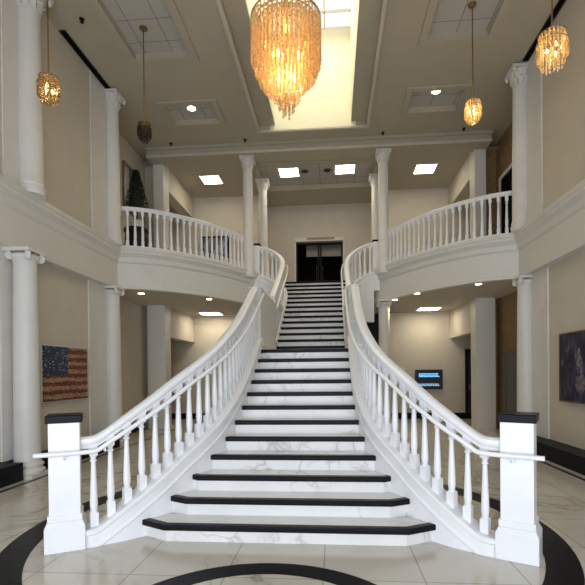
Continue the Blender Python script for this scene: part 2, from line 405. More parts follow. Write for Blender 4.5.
# ------------------------------------------------------------------ staircase
st = empty('grand_staircase', (0, 4.1, 0), 'grand white marble staircase with black granite nosings rising to the upper lobby', 'staircase')
CH = {1: (1.14, 1.50, 0.19), 2: (1.03, 1.28, 0.13), 3: (1.00, 1.13, 0.10)}
for k in range(1, 27):
    y = ny(k); back = (ny(k+1) if k < 26 else y+0.3)+0.05
    z0, z1 = (0 if k == 1 else (k-1)*R_-0.03), k*R_-0.002
    if k in CH:
        c0, c1, dy = CH[k]; front = [(-c1, y+dy), (-c0, y), (c0, y), (c1, y+dy)]
    else:
        hw = (inner_x(y+0.04) if k <= 24 else 1.6)+0.02
        front = [(-hw, y), (hw, y)]
    e = 0.03; fr = [(x, yy+e) for x, yy in front]
    if k in CH: fr = [(x*(0.985), yy) for x, yy in fr]
    hwb = front[-1][0]
    poly = fr+[(hwb*(0.985 if k in CH else 1), back), (-hwb*(0.985 if k in CH else 1), back)]
    stp = rel(MB().prism(poly, z0, z1).build('step', M['marble'], bevel=0.004), st)
    d_ = 0.085
    ns = front+[(x-(0.02 if x > 0 else -0.02), yy+d_) for x, yy in reversed(front)]
    nz = rel(MB().prism(ns, k*R_-0.056, k*R_+0.001).build('nosing', M['granite'], bevel=0.012), st)
    nz.parent = stp; nz.matrix_parent_inverse = Matrix.Identity(4)
    stp['label'] = 'white veined marble step with black nosing'

# ------------------------------------------------------------------ balusters
def baluster_mesh(H, w=0.036, name='baluster'):
    mb = MB(); q = 0.17*H
    mb.box(-w, w, -w, w, -0.05, q)
    mb.lathe([(w*0.9, q), (w*0.95, q+0.012), (w*0.75, q+0.02), (w*0.86, q+0.035), (w*0.98, q+0.07), (w*0.95, q+0.13), (w*0.72, H*0.62), (w*0.58, H*0.80),
              (w*0.56, H*0.815), (w*0.85, H*0.825), (w*0.85, H*0.84), (w*0.6, H*0.85), (w*0.66, H*0.87), (w*0.95, H*0.90)], 12)
    mb.box(-w*0.95, w*0.95, -w*0.95, w*0.95, H*0.90, H+0.04)
    o = mb.build(name, M['white'], smooth=True); me = o.data
    bpy.data.objects.remove(o); return me
BAL = baluster_mesh(0.735); BALS = baluster_mesh(0.80, 0.033)
RAIL = [(-0.030, -0.115), (0.030, -0.115), (0.034, -0.085), (0.054, -0.07), (0.062, -0.045), (0.060, -0.022), (0.040, -0.005), (0.014, 0), (-0.014, 0), (-0.040, -0.005), (-0.060, -0.022), (-0.062, -0.045), (-0.054, -0.07), (-0.034, -0.085)]
def put(me, name, root, p, rz):
    o = bpy.data.objects.new(name, me); COL.objects.link(o); o.location = Vector(p)-Vector(root.location); o.rotation_euler = (0, 0, rz); o.parent = root
    return o
def stringer(path, top_off, z0, s):
    sec = [(-0.10, -99), (-0.10, top_off-0.20), (-0.112, top_off-0.185), (-0.112, top_off-0.165), (-0.10, top_off-0.15), (-0.10, top_off-0.06), (-0.122, top_off-0.045), (-0.122, top_off-0.012),
           (-0.11, top_off), (0.11, top_off), (0.122, top_off-0.012), (0.122, top_off-0.045), (0.10, top_off-0.06), (0.10, top_off-0.15), (0.112, top_off-0.165), (0.112, top_off-0.185), (0.10, top_off-0.20), (0.10, -99)]
    mb = MB(); mb.sweep(path, sec, bottoms=z0); return mb
for s, nm, lab in ((-1, 'left', 'white curving stair balustrade on the left side of the marble steps'), (1, 'right', 'white curving stair balustrade on the right side of the marble steps')):
    bx = empty('stair_balustrade', (2.045 if s > 0 else -2.015, 3.97, 0), lab, 'balustrade', 'stair balustrades')
    low, upp = mir(LOW, s), mir(UPP, s)
    rel(MB().sweep(low, RAIL).build('handrail', M['white'], smooth=True), bx)
    rel(MB().sweep(upp, RAIL).build('handrail', M['white'], smooth=True), bx)
    rel(stringer(low, -0.85, 0.0, s).build('stringer', M['white']), bx)
    rel(stringer(upp, -0.85, 3.0, s).build('stringer', M['white']), bx)
    # support wall below the upper flight
    rel(MB().sweep([(s*0.83, 9.36, 0), (s*0.83, 12.2, 0)], [(-0.09, 0), (0.09, 0), (0.09, 3.2), (-0.09, 3.2)]).build('support_wall', M['trim']), bx)
    # solid panel along the landing with a sloped cap between the two rails
    lp = [(s*0.83, 7.43, 0), (s*0.83, 9.38, 0)]
    rel(MB().sweep(lp, [(-0.10, 0), (0.10, 0), (0.10, 3.02), (-0.10, 3.02)]).box(s*0.71, s*0.73, 7.5, 9.3, 2.05, 2.18).build('landing_panel', M['trim'], bevel=0.004), bx)
    rel(MB().sweep(lp, [(-0.108, 3.0), (0.108, 3.0), (0.108, 3.03), (-0.108, 3.03)]).build('panel_cap', M['trim']), bx)
    dense = [Vector(p) for p in spline([tuple(p) for p in low], 3)]
    cut = [p for p in dense if abs(p.x) < 1.87]
    for p, a in resample(cut, 0.147): put(BAL, 'baluster', bx, (p.x, p.y, p.z-0.85), a)
    du = [p for p in spline([tuple(p) for p in upp], 3)]
    for p, a in resample(du, 0.165): put(BAL, 'baluster', bx, (p.x, p.y, p.z-0.85), a)
    # lower newel post, turned to face along the flare
    rot = Matrix.Rotation(math.radians(-28*s), 4, 'Z')
    def turned(mb, name, mat, bevel):
        mb.v = [tuple(rot @ Vector(v)) for v in mb.v]
        o = mb.build(name, mat, bevel=bevel); o.parent = bx; return o
    post = MB().box(-0.128, 0.128, -0.128, 0.128, 0.25, 1.16)
    nw = turned(post, 'newel_post', M['white'], 0.006)
    pl = MB().box(-0.166, 0.166, -0.166, 0.166, 0, 0.22)
    pl.add([(-0.166,-0.166,0.22),(0.166,-0.166,0.22),(0.166,0.166,0.22),(-0.166,0.166,0.22),(-0.142,-0.142,0.27),(0.142,-0.142,0.27),(0.142,0.142,0.27),(-0.142,0.142,0.27)],
           [(0,1,5,4),(1,2,6,5),(2,3,7,6),(3,0,4,7),(4,5,6,7)])
    pl.box(-0.142, 0.142, -0.142, 0.142, 0.27, 0.33)
    p2 = turned(pl, 'newel_plinth', M['white'], 0.006)
    cp = turned(MB().box(-0.15, 0.15, -0.15, 0.15, 1.155, 1.225), 'newel_cap', M['granite'], 0.008); cp['label'] = 'polished black granite cap'
    for q in (p2, cp): q.parent = nw
    # small upper newel with black cap
    un = rel(MB().box(s*1.62, s*1.80, 12.8, 12.98, FL-0.4, 5.27).build('newel_post', M['white'], bevel=0.006), bx)
    uc = MB().box(s*1.60, s*1.82, 12.78, 13.0, 5.27, 5.32).build('newel_cap', M['granite'], bevel=0.004); uc.parent = un; uc['label'] = 'black granite cap'
    # round grab rail on the stair side, running past the newel
    inn = offset([p for p in low], -0.15*s)
    inn = [Vector((p.x, p.y, p.z-0.125)) for p in inn if abs(p.x) < 1.78]
    dirn = Vector((s*math.cos(math.radians(28)), -math.sin(math.radians(28)), 0))
    nf = Vector((-s*math.sin(math.radians(28)), -math.cos(math.radians(28)), 0))
    c0 = Vector((s*2.00, 3.97, 0.885))+nf*0.17
    first = [c0+dirn*0.25, c0+dirn*0.18, c0, c0-dirn*0.1]
    gr = rel(MB().tube(first+inn, 0.021, 10).build('grab_rail', M['white'], smooth=True), bx)
    pts = [c0+dirn*0.02]+inn[6::10]
    for p in pts:
        q = p+Vector((0, 0, -0.05)); tgt = min(low, key=lambda r: (r.x-p.x)**2+(r.y-p.y)**2)
        if p is pts[0]: tgt = c0-nf*0.08
        t2 = Vector((p.x+(tgt.x-p.x)*0.8, p.y+(tgt.y-p.y)*0.8, q.z-0.01))
        br = MB().tube([p, q, t2], 0.009, 6).build('rail_bracket', M['white'], smooth=True); br.parent = gr
    iu = [Vector((p.x, p.y, p.z-0.175)) for p in offset(upp, -0.13*s) if p.y < 12.3]
    rel(MB().tube(iu, 0.021, 10).build('grab_rail', M['white'], smooth=True), bx)

# ------------------------------------------------------------------ balcony balustrades
for s, lab in ((-1, 'white curved balcony balustrade above the left side of the hall, topiary behind it'), (1, 'white curved balcony balustrade above the right side of the hall')):
    arc = mir(ARC, s)
    run = [p for p in spline([tuple(p) for p in arc], 3) if p.y < 12.47]
    run = [Vector((p.x, p.y, 0)) for p in run]
    bb = empty('balcony_balustrade', (s*4.47, 9.95, BT), lab, 'balustrade', 'balcony balustrades')
    path = [Vector((p.x, p.y, 5.46)) for p in offset(run, 0.02*s)]
    rel(MB().sweep(path, [(a*0.85, u*0.8) for a, u in RAIL]).build('handrail', M['white'], smooth=True), bb)
    rel(MB().sweep([Vector((p.x, p.y, BT)) for p in path], [(-0.06, -0.02), (0.06, -0.02), (0.06, 0.05), (-0.06, 0.05)]).build('bottom_rail', M['white']), bb)
    for p, a in resample(path, 0.168): put(BALS, 'baluster', bb, (p.x, p.y, BT+0.05), a)

# ------------------------------------------------------------------ columns
def column(x, y, z0, z1, r, cap, label, group='white columns around the hall'):
    c = empty('column', (x, y, z0), label, 'column', group)
    H = z1-z0
    bs = MB()
    if cap == 'ionic':
        bs.box(-r*1.3, r*1.3, -r*1.3, r*1.3, 0, r*0.3)
        bs.lathe([(r*1.25, r*.3), (r*1.32, r*.4), (r*1.32, r*.55), (r*1.2, r*.66), (r*1.1, r*.72), (r*1.1, r*.84), (r*1.2, r*.92), (r*1.2, r*1.05), (r*1.05, r*1.2)], 28)
    else:
        bs.lathe([(r*1.14, 0), (r*1.14, r*0.35), (r*1.2, r*.4), (r*1.2, r*.6), (r*1.1, r*.7), (r*1.1, r*.85), (r*1.14, r*.95), (r*1.06, r*1.2)], 28)
    bs.build('base', M['column'], c, smooth=True)
    hc = r*(1.1 if cap == 'ionic' else 2.1)
    prof = [(r*1.06, r*1.2), (r, r*1.4)]+[(r*(1-0.14*(t/8)**1.6), r*1.4+(H-hc-r*1.4)*t/8) for t in range(1, 9)]+[(r*0.93, H-hc), (r*0.93, H-hc+r*.1), (r*0.86, H-hc+r*.12)]
    MB().lathe(prof, 32).build('shaft', M['column'], c, smooth=True)
    cp = MB(); zb = H-hc
    if cap == 'ionic':
        cp.lathe([(r*.86, zb+r*.1), (r*1.05, zb+r*.35), (r*1.12, zb+r*.55), (r*.95, zb+r*.7)], 28)
        cp.box(-r*1.12, r*1.12, -r*1.12, r*1.12, H-r*.28, H-r*.0)
        for qd in range(4):                     # spiral volutes on the diagonals
            ca, sa = math.cos(PI/4+qd*PI/2), math.sin(PI/4+qd*PI/2); w_ = r*0.22
            for q in range(44):
                t = q/43; a = t*2.3*2*PI+PI/2; rr = r*0.33*(1-t*0.85)
                dd = r*1.12+rr*math.cos(a)*-0.9; pz = H-r*0.62+rr*math.sin(a); g = r*0.055; ww = w_*(0.8+0.3*t)
                pts = []
                for zz in (pz-g, pz+g):
                    for (e1, e2) in ((-g, -ww), (g, -ww), (g, ww), (-g, ww)):
                        pts.append(((dd+e1)*ca-e2*sa, (dd+e1)*sa+e2*ca, zz))
                cp.add(pts, [(0,3,2,1),(4,5,6,7),(0,1,5,4),(1,2,6,5),(2,3,7,6),(3,0,4,7)])
    else:
        cp.lathe([(r*.84, zb+r*.1), (r*.86, zb+r*.8), (r*1.0, zb+r*1.4), (r*1.3, zb+r*1.75)], 24)
        cp.box(-r*1.4, r*1.4, -r*1.4, r*1.4, H-r*.3, H)
        for row, (zz, hh, rad) in enumerate(((zb+r*.1, r*.75, r*.88), (zb+r*.6, r*.85, r*.92))):
            for q in range(10):
                a = 2*PI*(q+row*0.5)/10; ca, sa = math.cos(a), math.sin(a); wv = r*.24
                pts = []
                for (ro, zo, ww) in ((0, 0, .8), (r*.06, hh*.5, 1), (r*.22, hh*.9, .8), (r*.34, hh*.86, .4)):
                    for g in (-1, 1):
                        for th in (0, r*0.07):
                            rr = rad+ro+th; pts.append((rr*ca-g*wv*ww*sa, rr*sa+g*wv*ww*ca, zz+zo))
                fs = []
                for j in range(3):
                    b0 = j*4; fs += [(b0, b0+4, b0+6, b0+2), (b0+1, b0+3, b0+7, b0+5), (b0, b0+1, b0+5, b0+4), (b0+2, b0+6, b0+7, b0+3)]
                fs += [(0, 2, 3, 1), (12, 13, 15, 14)]
                cp.add(pts, fs)
        for sx in (-1, 1):
            for sy in (-1, 1):
                cx, cy = sx*r*1.15, sy*r*1.15
                cp.lathe([(r*.1, H-r*.75), (r*.22, H-r*.6), (r*.22, H-r*.4), (r*.1, H-r*.28)], 10, cx, cy)
    cp.build('capital', M['column'], c, smooth=(cap != 'ionic'))
    return c
column(-4.36, 6.72, 0, BB, 0.19, 'ionic', 'white round column on the ground floor left of the flag picture')
column(-4.50, 9.80, 0, BB, 0.18, 'ionic', 'white round column under the left balcony corner, right of the flag picture')
column(4.52, 9.80, 0, BB, 0.18, 'ionic', 'white round column under the right balcony corner beside the brown elevator wall')
column(1.88, 12.5, 0, BB, 0.17, 'ionic', 'white column below the right balcony whose capital is lit by a warm downlight')
column(-4.40, 6.95, BT, 7.86, 0.185, 'leaf', 'tall upper column on the left ledge behind the glowing crystal pendant')
column(-4.44, 9.75, BT, 7.86, 0.165, 'leaf', 'upper column at the left balcony corner beside the topiary')
column(4.42, 9.75, BT, 7.86, 0.17, 'leaf', 'upper column at the right balcony corner, end of the right balustrade')
column(-1.88, 12.5, FL, 7.62, 0.145, 'leaf', 'slender column on the balcony edge just left of the stair top')
column(1.88, 12.5, FL, 7.62, 0.145, 'leaf', 'slender column on the balcony edge just right of the stair top')
column(-1.72, 14.2, FL, 7.70, 0.15, 'leaf', 'rear upper lobby column left of the dark doorway')
column(1.84, 14.2, FL, 7.70, 0.15, 'leaf', 'rear upper lobby column right of the dark doorway')

# ------------------------------------------------------------------ doors and elevators
d1 = struct(MB().box(-0.92, -0.86, 16.44, 16.72, FL, 6.46).box(0.86, 0.92, 16.44, 16.72, FL, 6.46).box(-0.92, 0.92, 16.44, 16.72, 6.40, 6.52), 'door_1', M['trim'])
rel(MB().box(-0.86, 0.86, 17.9, 18.0, FL, 6.9).box(-1.0, -0.86, 16.72, 18, FL, 6.9).box(0.86, 1.0, 16.72, 18, FL, 6.9).box(-1, 1, 16.72, 18, 6.9, 7.0).box(-1, 1, 16.72, 18, FL-.1, FL).build('dark_vestibule', M['dark']), d1)  # near-black lining puts the dark of the unlit room into colour
rel(MB().box(-0.5, 0.84, 16.9, 16.93, 5.95, 6.38).build('glass_reflection', M['steel']), d1)  # grey plate painting in the reflection of the upper door glass
for s in (-1, 1):
    df = rel(MB().box(0.02*s, 0.07*s, 16.6, 16.64, FL, 6.38).box(0.80*s, 0.86*s, 16.6, 16.64, FL, 6.38).box(0.02*s, 0.86*s, 16.6, 16.64, 6.32, 6.38).box(0.02*s, 0.86*s, 16.6, 16.64, FL, FL+0.2).build('door_leaf', M['darkmetal']), d1)
    h = MB().tube([(0.11*s, 16.57, 5.0), (0.11*s, 16.54, 5.0), (0.11*s, 16.54, 5.5), (0.11*s, 16.57, 5.5)], 0.015, 8).build('handle', M['steel'], smooth=True); h.parent = df
rel(MB().box(-0.45, 0.55, 16.40, 16.47, 6.46, 6.52).build('door_operator', M['gilt']), d1)
d2 = struct(MB().box(4.86, 4.93, 15.34, 15.42, 0, 2.30).box(5.78, 5.85, 15.34, 15.42, 0, 2.30).box(4.86, 5.85, 15.34, 15.42, 2.24, 2.32), 'door_2', M['darkmetal'])
rel(MB().box(4.93, 5.78, 15.36, 15.40, 0, 2.24).build('door_leaf', M['plastic']), d2)
rel(MB().box(4.98, 5.03, 15.33, 15.36, 0.95, 1.15).build('door_handle', M['steel']), d2)
for i, (z, zt) in enumerate(((0, 2.02), (FL, 6.72))):
    y0, y1 = (11.2, 12.25) if i == 0 else (11.5, 12.5)
    e = struct(MB().box(4.98, 5.06, y0-0.1, y0, z, zt+0.08).box(4.98, 5.06, y1, y1+0.08, z, zt+0.08).box(4.98, 5.06, y0, y1, zt, zt+0.08), 'door_%d' % (3+i), M['steel'] if i == 0 else M['column'])
    my = (y0+y1)/2
    for (a, b_) in ((y0, my-0.006), (my+0.006, y1)):
        rel(MB().box(5.02, 5.055, a, b_, z, zt).build('door_leaf', M['steel'] if i == 0 else M['dark']), e)
    if i == 0: rel(MB().box(5.01, 5.05, y0-0.35, y0-0.25, 1.0, 1.25).build('call_button_panel', M['steel']), e)

# ------------------------------------------------------------------ ceiling fixtures
def panel_light(x, y, z, hw, label):
    o = empty('ceiling_light', (x, y, z), label, 'ceiling light', 'square ceiling light panels')
    mb = MB(); f = 0.03
    for q in ((-hw-f, hw+f, -hw-f, -hw), (-hw-f, hw+f, hw, hw+f), (-hw-f, -hw, -hw, hw), (hw, hw+f, -hw, hw)): mb.box(*q, -0.02, 0.0)
    mb.build('frame', M['trim'], o); MB().box(-hw, hw, -hw, hw, -0.012, -0.001).build('diffuser', M['panel_light'], o)
panel_light(-0.85, 13.95, 7.84, 0.29, 'square lit ceiling panel, left of the pair in the upper lobby coffer')
panel_light(0.88, 13.9, 7.84, 0.29, 'square lit ceiling panel, right of the pair in the upper lobby coffer')
panel_light(-3.33, 14.0, 7.74, 0.29, 'square lit ceiling panel over the upper left bay behind the left balcony')
panel_light(3.30, 13.9, 7.74, 0.29, 'square lit ceiling panel over the upper right bay behind the right balcony')
panel_light(-3.55, 14.6, BB+0.02, 0.32, 'lit ceiling panel in the ground floor bay beneath the left balcony')
panel_light(3.50, 14.5, BB+0.02, 0.32, 'lit ceiling panel above the wall screen beneath the right balcony')
def downlight(x, y, z, label, r=0.075, lamp=0, mat='downlight'):
    o = empty('recessed_downlight', (x, y, z), label, 'downlight', 'round recessed downlights')
    MB().lathe([(r*1.35, -0.004), (r*1.35, -0.012), (r, -0.016), (r, -0.004)], 24).build('trim_ring', M['trim'], o, smooth=True)
    MB().lathe([(r*0.95, -0.020), (r*0.95, -0.0165)], 24).build('lamp', M[mat], o)
    if lamp:
        d = bpy.data.lights.new('downlight_lamp', 'SPOT'); d.energy = lamp; d.color = (1, 0.80, 0.52); d.spot_size = 1.9; d.spot_blend = 0.8; d.shadow_soft_size = 0.06
        l = bpy.data.objects.new('downlight_lamp', d); COL.objects.link(l); l.location = (0, 0, -0.06); l.parent = o
downlight(-4.2, 10.65, BB+0.02, 'small lit downlight under the left balcony near the corner column', lamp=12)
downlight(-2.8, 11.7, BB+0.02, 'small lit downlight under the left balcony close to the stair rail', lamp=12)
downlight(2.6, 11.55, BB+0.02, 'small lit downlight under the right balcony above the wall screen', lamp=12)
downlight(3.78, 10.5, BB+0.02, 'small lit downlight under the right balcony near the corner column', lamp=12)
downlight(2.17, 12.48, BB+0.02, 'warm downlight washing the capital of the column below the right balcony', lamp=45)
downlight(-2.88, 10.62, CE+0.1, 'lit downlight in the small left ceiling coffer', r=0.10, lamp=14)
downlight(2.87, 10.5, CE+0.1, 'lit downlight in the small right ceiling coffer', r=0.10, lamp=14)
for x, lab in ((-0.36, 'dark ceiling speaker beside the left lobby light panel'), (0.34, 'dark ceiling speaker beside the right lobby light panel')):
    o = empty('ceiling_speaker', (x, 13.93, 7.84), lab, 'speaker', 'ceiling speakers in the lobby coffer')
    MB().lathe([(0.13, -0.001), (0.13, -0.012), (0.09, -0.016), (0.09, -0.001)], 20).build('ring', M['steel'], o)
    MB().lathe([(0.088, -0.02), (0.088, -0.012)], 20).build('grille', M['grill'], o)
for x, y, lab in ((-3.92, 7.67, 'tiny dark sprinkler head beside the left ceiling slot'), (-3.9, 12.0, 'tiny dark sprinkler head at the far left of the hall ceiling'), (-1.85, 12.0, 'tiny dark sprinkler head left of the skylight corner'),
                  (1.83, 12.0, 'tiny dark sprinkler head right of the skylight corner'), (3.91, 12.0, 'tiny dark sprinkler head at the far right of the hall ceiling')):
    tag(MB().lathe([(0.045, 0), (0.045, -0.01), (0.02, -0.015), (0.02, -0.05), (0.035, -0.055), (0.035, -0.06)], 12).build('sprinkler_head', M['darkmetal'], smooth=True, loc=(x, y, CE)), lab, 'sprinkler', 'sprinkler heads on the hall ceiling')
for s, y0, y1, lab in ((-1, 7.88, 9.75, 'long black slot air diffuser at the left ceiling edge'), (1, 6.6, 9.5, 'long black slot air diffuser at the right ceiling edge')):
    o = empty('slot_diffuser', (s*4.42, (y0+y1)/2, CE), lab, 'air vent', 'slot diffusers at the ceiling edges')
    h = (y1-y0)/2; mb = MB().box(-0.06, -0.045, -h, h, -0.02, 0).box(0.045, 0.06, -h, h, -0.02, 0).box(-0.045, 0.045, -h, -h+0.015, -0.02, 0).box(-0.045, 0.045, h-0.015, h, -0.02, 0)
    mb.build('frame', M['grill'], o); MB().box(-0.045, 0.045, -h+.015, h-.015, -0.008, -0.001).box(-0.004, 0.004, -h+.015, h-.015, -0.018, -0.008).build('slot', M['dark'], o)

# ------------------------------------------------------------------ chandelier
ch = empty('chandelier', (-0.17, 6.5, 6.84), 'large tiered crystal chandelier glowing amber below the skylight', 'chandelier')
def strand_mesh(L, r=0.0155):
    mb = MB(); n = max(2, int(L/0.11)); seg = L/n
    for i in range(n):
        z = -i*seg; g = seg*0.96
        mb.lathe([(r*0.5, z), (r, z-0.012), (r, z-g+0.012), (r*0.5, z-g)], 5)
    mb.lathe([(r*0.4, -L), (r*1.4, -L-0.02), (r*0.2, -L-0.05)], 5)
    return mb
RC = 0.50
def put_part(mb, name, mat, p, root=ch, smooth=False, kind=None):
    o = mb.build(name, mat, root, smooth=smooth, loc=p)
    if kind: o['kind'] = kind
    return o
tiers = [(0.50, -0.15, 0.57, 48), (0.45, -0.20, 0.65, 40), (0.40, -0.22, 0.74, 36), (0.34, -0.25, 0.80, 36), (0.27, -0.6, 0.54, 30), (0.19, -0.75, 0.52, 20), (0.11, -0.85, 0.55, 12), (0.05, -0.95, 0.56, 5)]
inner = MB(); cache = {}
for ti, (r, z0, L, n) in enumerate(tiers):
    for i in range(n):
        a = 2*PI*i/n+ti*0.3
        wob = 0.035*math.sin(a*2+ti)+0.02*math.sin(a*5)
        LL = round(L+wob, 2)
        p = (r*math.cos(a), r*math.sin(a), z0)
        facing = math.sin(a) < (0.1 if ti == 0 else -0.3)
        if facing and ti in (0, 2, 4, 5, 6):
            if LL not in cache:
                o = strand_mesh(LL).build('crystal_strand', M['crystal']); cache[LL] = o.data; bpy.data.objects.remove(o)
            put(cache[LL], 'crystal_strand', ch, Vector(p)+ch.location, random.random()*6)
        else:
            sm = strand_mesh(LL); inner.add([(x+p[0], y+p[1], z+p[2]) for x, y, z in sm.v], sm.f)
put_part(inner, 'crystal_curtain', M['crystal'], (0, 0, 0), kind='stuff')
fr = MB()
for r, z in [(t[0], t[1]+0.006) for t in tiers]:
    fr.tube([(r*math.cos(q*PI/18), r*math.sin(q*PI/18), z) for q in range(37)], 0.012, 6)
for q in range(12):                                   # domed ribs of the crown
    a = 2*PI*q/12
    fr.tube([(rr*math.cos(a), rr*math.sin(a), zz) for rr, zz in ((0.06, 0), (0.25, -0.01), (0.38, -0.05), (0.46, -0.10), (0.5, -0.16))], 0.010, 6)
fr.lathe([(0.09, -0.02), (0.10, 0), (0.09, 0.03), (0.03, 0.06)], 20)
fr.tube([(0, 0, 0), (0, 0, -1.3)], 0.02, 8)
put_part(fr, 'frame', M['brass'], (0, 0, 0), smooth=True)
put_part(MB().tube([(0, 0, 0.05), (0, 0, 3.42)], 0.012, 8), 'suspension_chain', M['brass'], (0, 0, 0), smooth=True)
put_part(MB().lathe([(0.12, 3.43), (0.11, 3.40), (0.03, 3.36)], 20), 'canopy', M['brass'], (0, 0, 0), smooth=True)
for i in range(14):
    a = i*2.4; lev = i//5; r = (0.30, 0.22, 0.12)[min(lev, 2)]; z = (-0.5, -0.75, -1.02)[min(lev, 2)]
    put_part(MB().lathe([(0.004, -0.035), (0.02, -0.03), (0.028, -0.008), (0.024, 0.016), (0.012, 0.035), (0.012, 0.06)], 12), 'bulb', M['bulb'], (r*math.cos(a), r*math.sin(a), z), smooth=True)
for z, e_ in ((-0.55, 10), (-0.85, 15), (-1.1, 9)):
    d = bpy.data.lights.new('chandelier_lamp', 'POINT'); d.energy = e_; d.color = (1, 0.76, 0.44); d.shadow_soft_size = 0.08
    l = bpy.data.objects.new('chandelier_lamp', d); COL.objects.link(l); l.location = (0, 0, z); l.parent = ch

# ------------------------------------------------------------------ small pendants
def pendant(x, y, zc, sc, lit, label, ztop=CE):
    o = empty('crystal_pendant', (x, y, zc), label, 'pendant light', 'small crystal pendants around the hall')
    mat = M[('crystal_dark', 'crystal_dim', 'crystal')[lit]]  # crystal colour follows how brightly the pendant should seem lit
    for ti, (r, z0, L, n) in enumerate(((0.14, 0.17, 0.17, 20), (0.165, 0.09, 0.17, 24), (0.13, -0.01, 0.16, 18), (0.07, -0.08, 0.14, 9))):
        mb = MB()
        for i in range(n):
            a = 2*PI*i/n+ti
            sm = strand_mesh(L*(0.85+0.3*random.random())*sc, 0.012*sc)
            px, py, pz = r*math.cos(a)*sc, r*math.sin(a)*sc, z0*sc
            mb.add([(vx+px, vy+py, vz+pz) for vx, vy, vz in sm.v], sm.f)
        mb.build('crystal_tier', mat, o)
    fr = MB()
    for r, z in ((0.15, 0.172), (0.17, 0.062), (0.13, -0.028)):
        fr.tube([(r*sc*math.cos(q*PI/12), r*sc*math.sin(q*PI/12), z*sc) for q in range(25)], 0.006*sc, 5)
    for q in range(6):
        a = q*PI/3; fr.tube([(0.01, 0, 0.24*sc), (0.09*sc*math.cos(a), 0.09*sc*math.sin(a), 0.22*sc), (0.15*sc*math.cos(a), 0.15*sc*math.sin(a), 0.172*sc)], 0.006*sc, 5)
    fr.tube([(0, 0, 0.24*sc), (0, 0, -0.1*sc)], 0.01*sc, 6)
    fr.build('frame', M['brass'], o, smooth=True)
    MB().tube([(0, 0, 0.24*sc), (0, 0, ztop-zc-0.03)], 0.011, 6).build('cord', M['brass'], o)
    MB().lathe([(0.075, 0), (0.07, -0.025), (0.02, -0.05)], 18).build('canopy', M['brass'], o, smooth=True, loc=(0, 0, ztop-zc))
    if lit:
        for i in range(3):
            a = i*2.1+0.6
            MB().lathe([(0.004, -0.03), (0.018, -0.02), (0.022, 0), (0.01, 0.03)], 10).build('bulb', M['bulb'], o, smooth=True, loc=(0.06*sc*math.cos(a), 0.06*sc*math.sin(a), (-0.04+0.03*i)*sc))
        d = bpy.data.lights.new('pendant_lamp', 'POINT'); d.energy = 5 if lit == 2 else 2.0; d.color = (1, 0.68, 0.32); d.shadow_soft_size = 0.03
        l = bpy.data.objects.new('pendant_lamp', d); COL.objects.link(l); l.location = (0, 0, 0); l.parent = o
pendant(-3.62, 6.25, 5.76, 0.88, 1, 'dim crystal pendant with bright bulbs, leftmost, before the left wall column')
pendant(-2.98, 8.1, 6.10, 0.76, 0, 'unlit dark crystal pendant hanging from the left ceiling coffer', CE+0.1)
pendant(2.95, 8.1, 6.15, 0.84, 2, 'glowing amber crystal pendant hanging from the right ceiling coffer', CE+0.1)
pendant(3.44, 6.3, 5.90, 1.12, 2, 'larger glowing amber crystal pendant at far right near the wall')

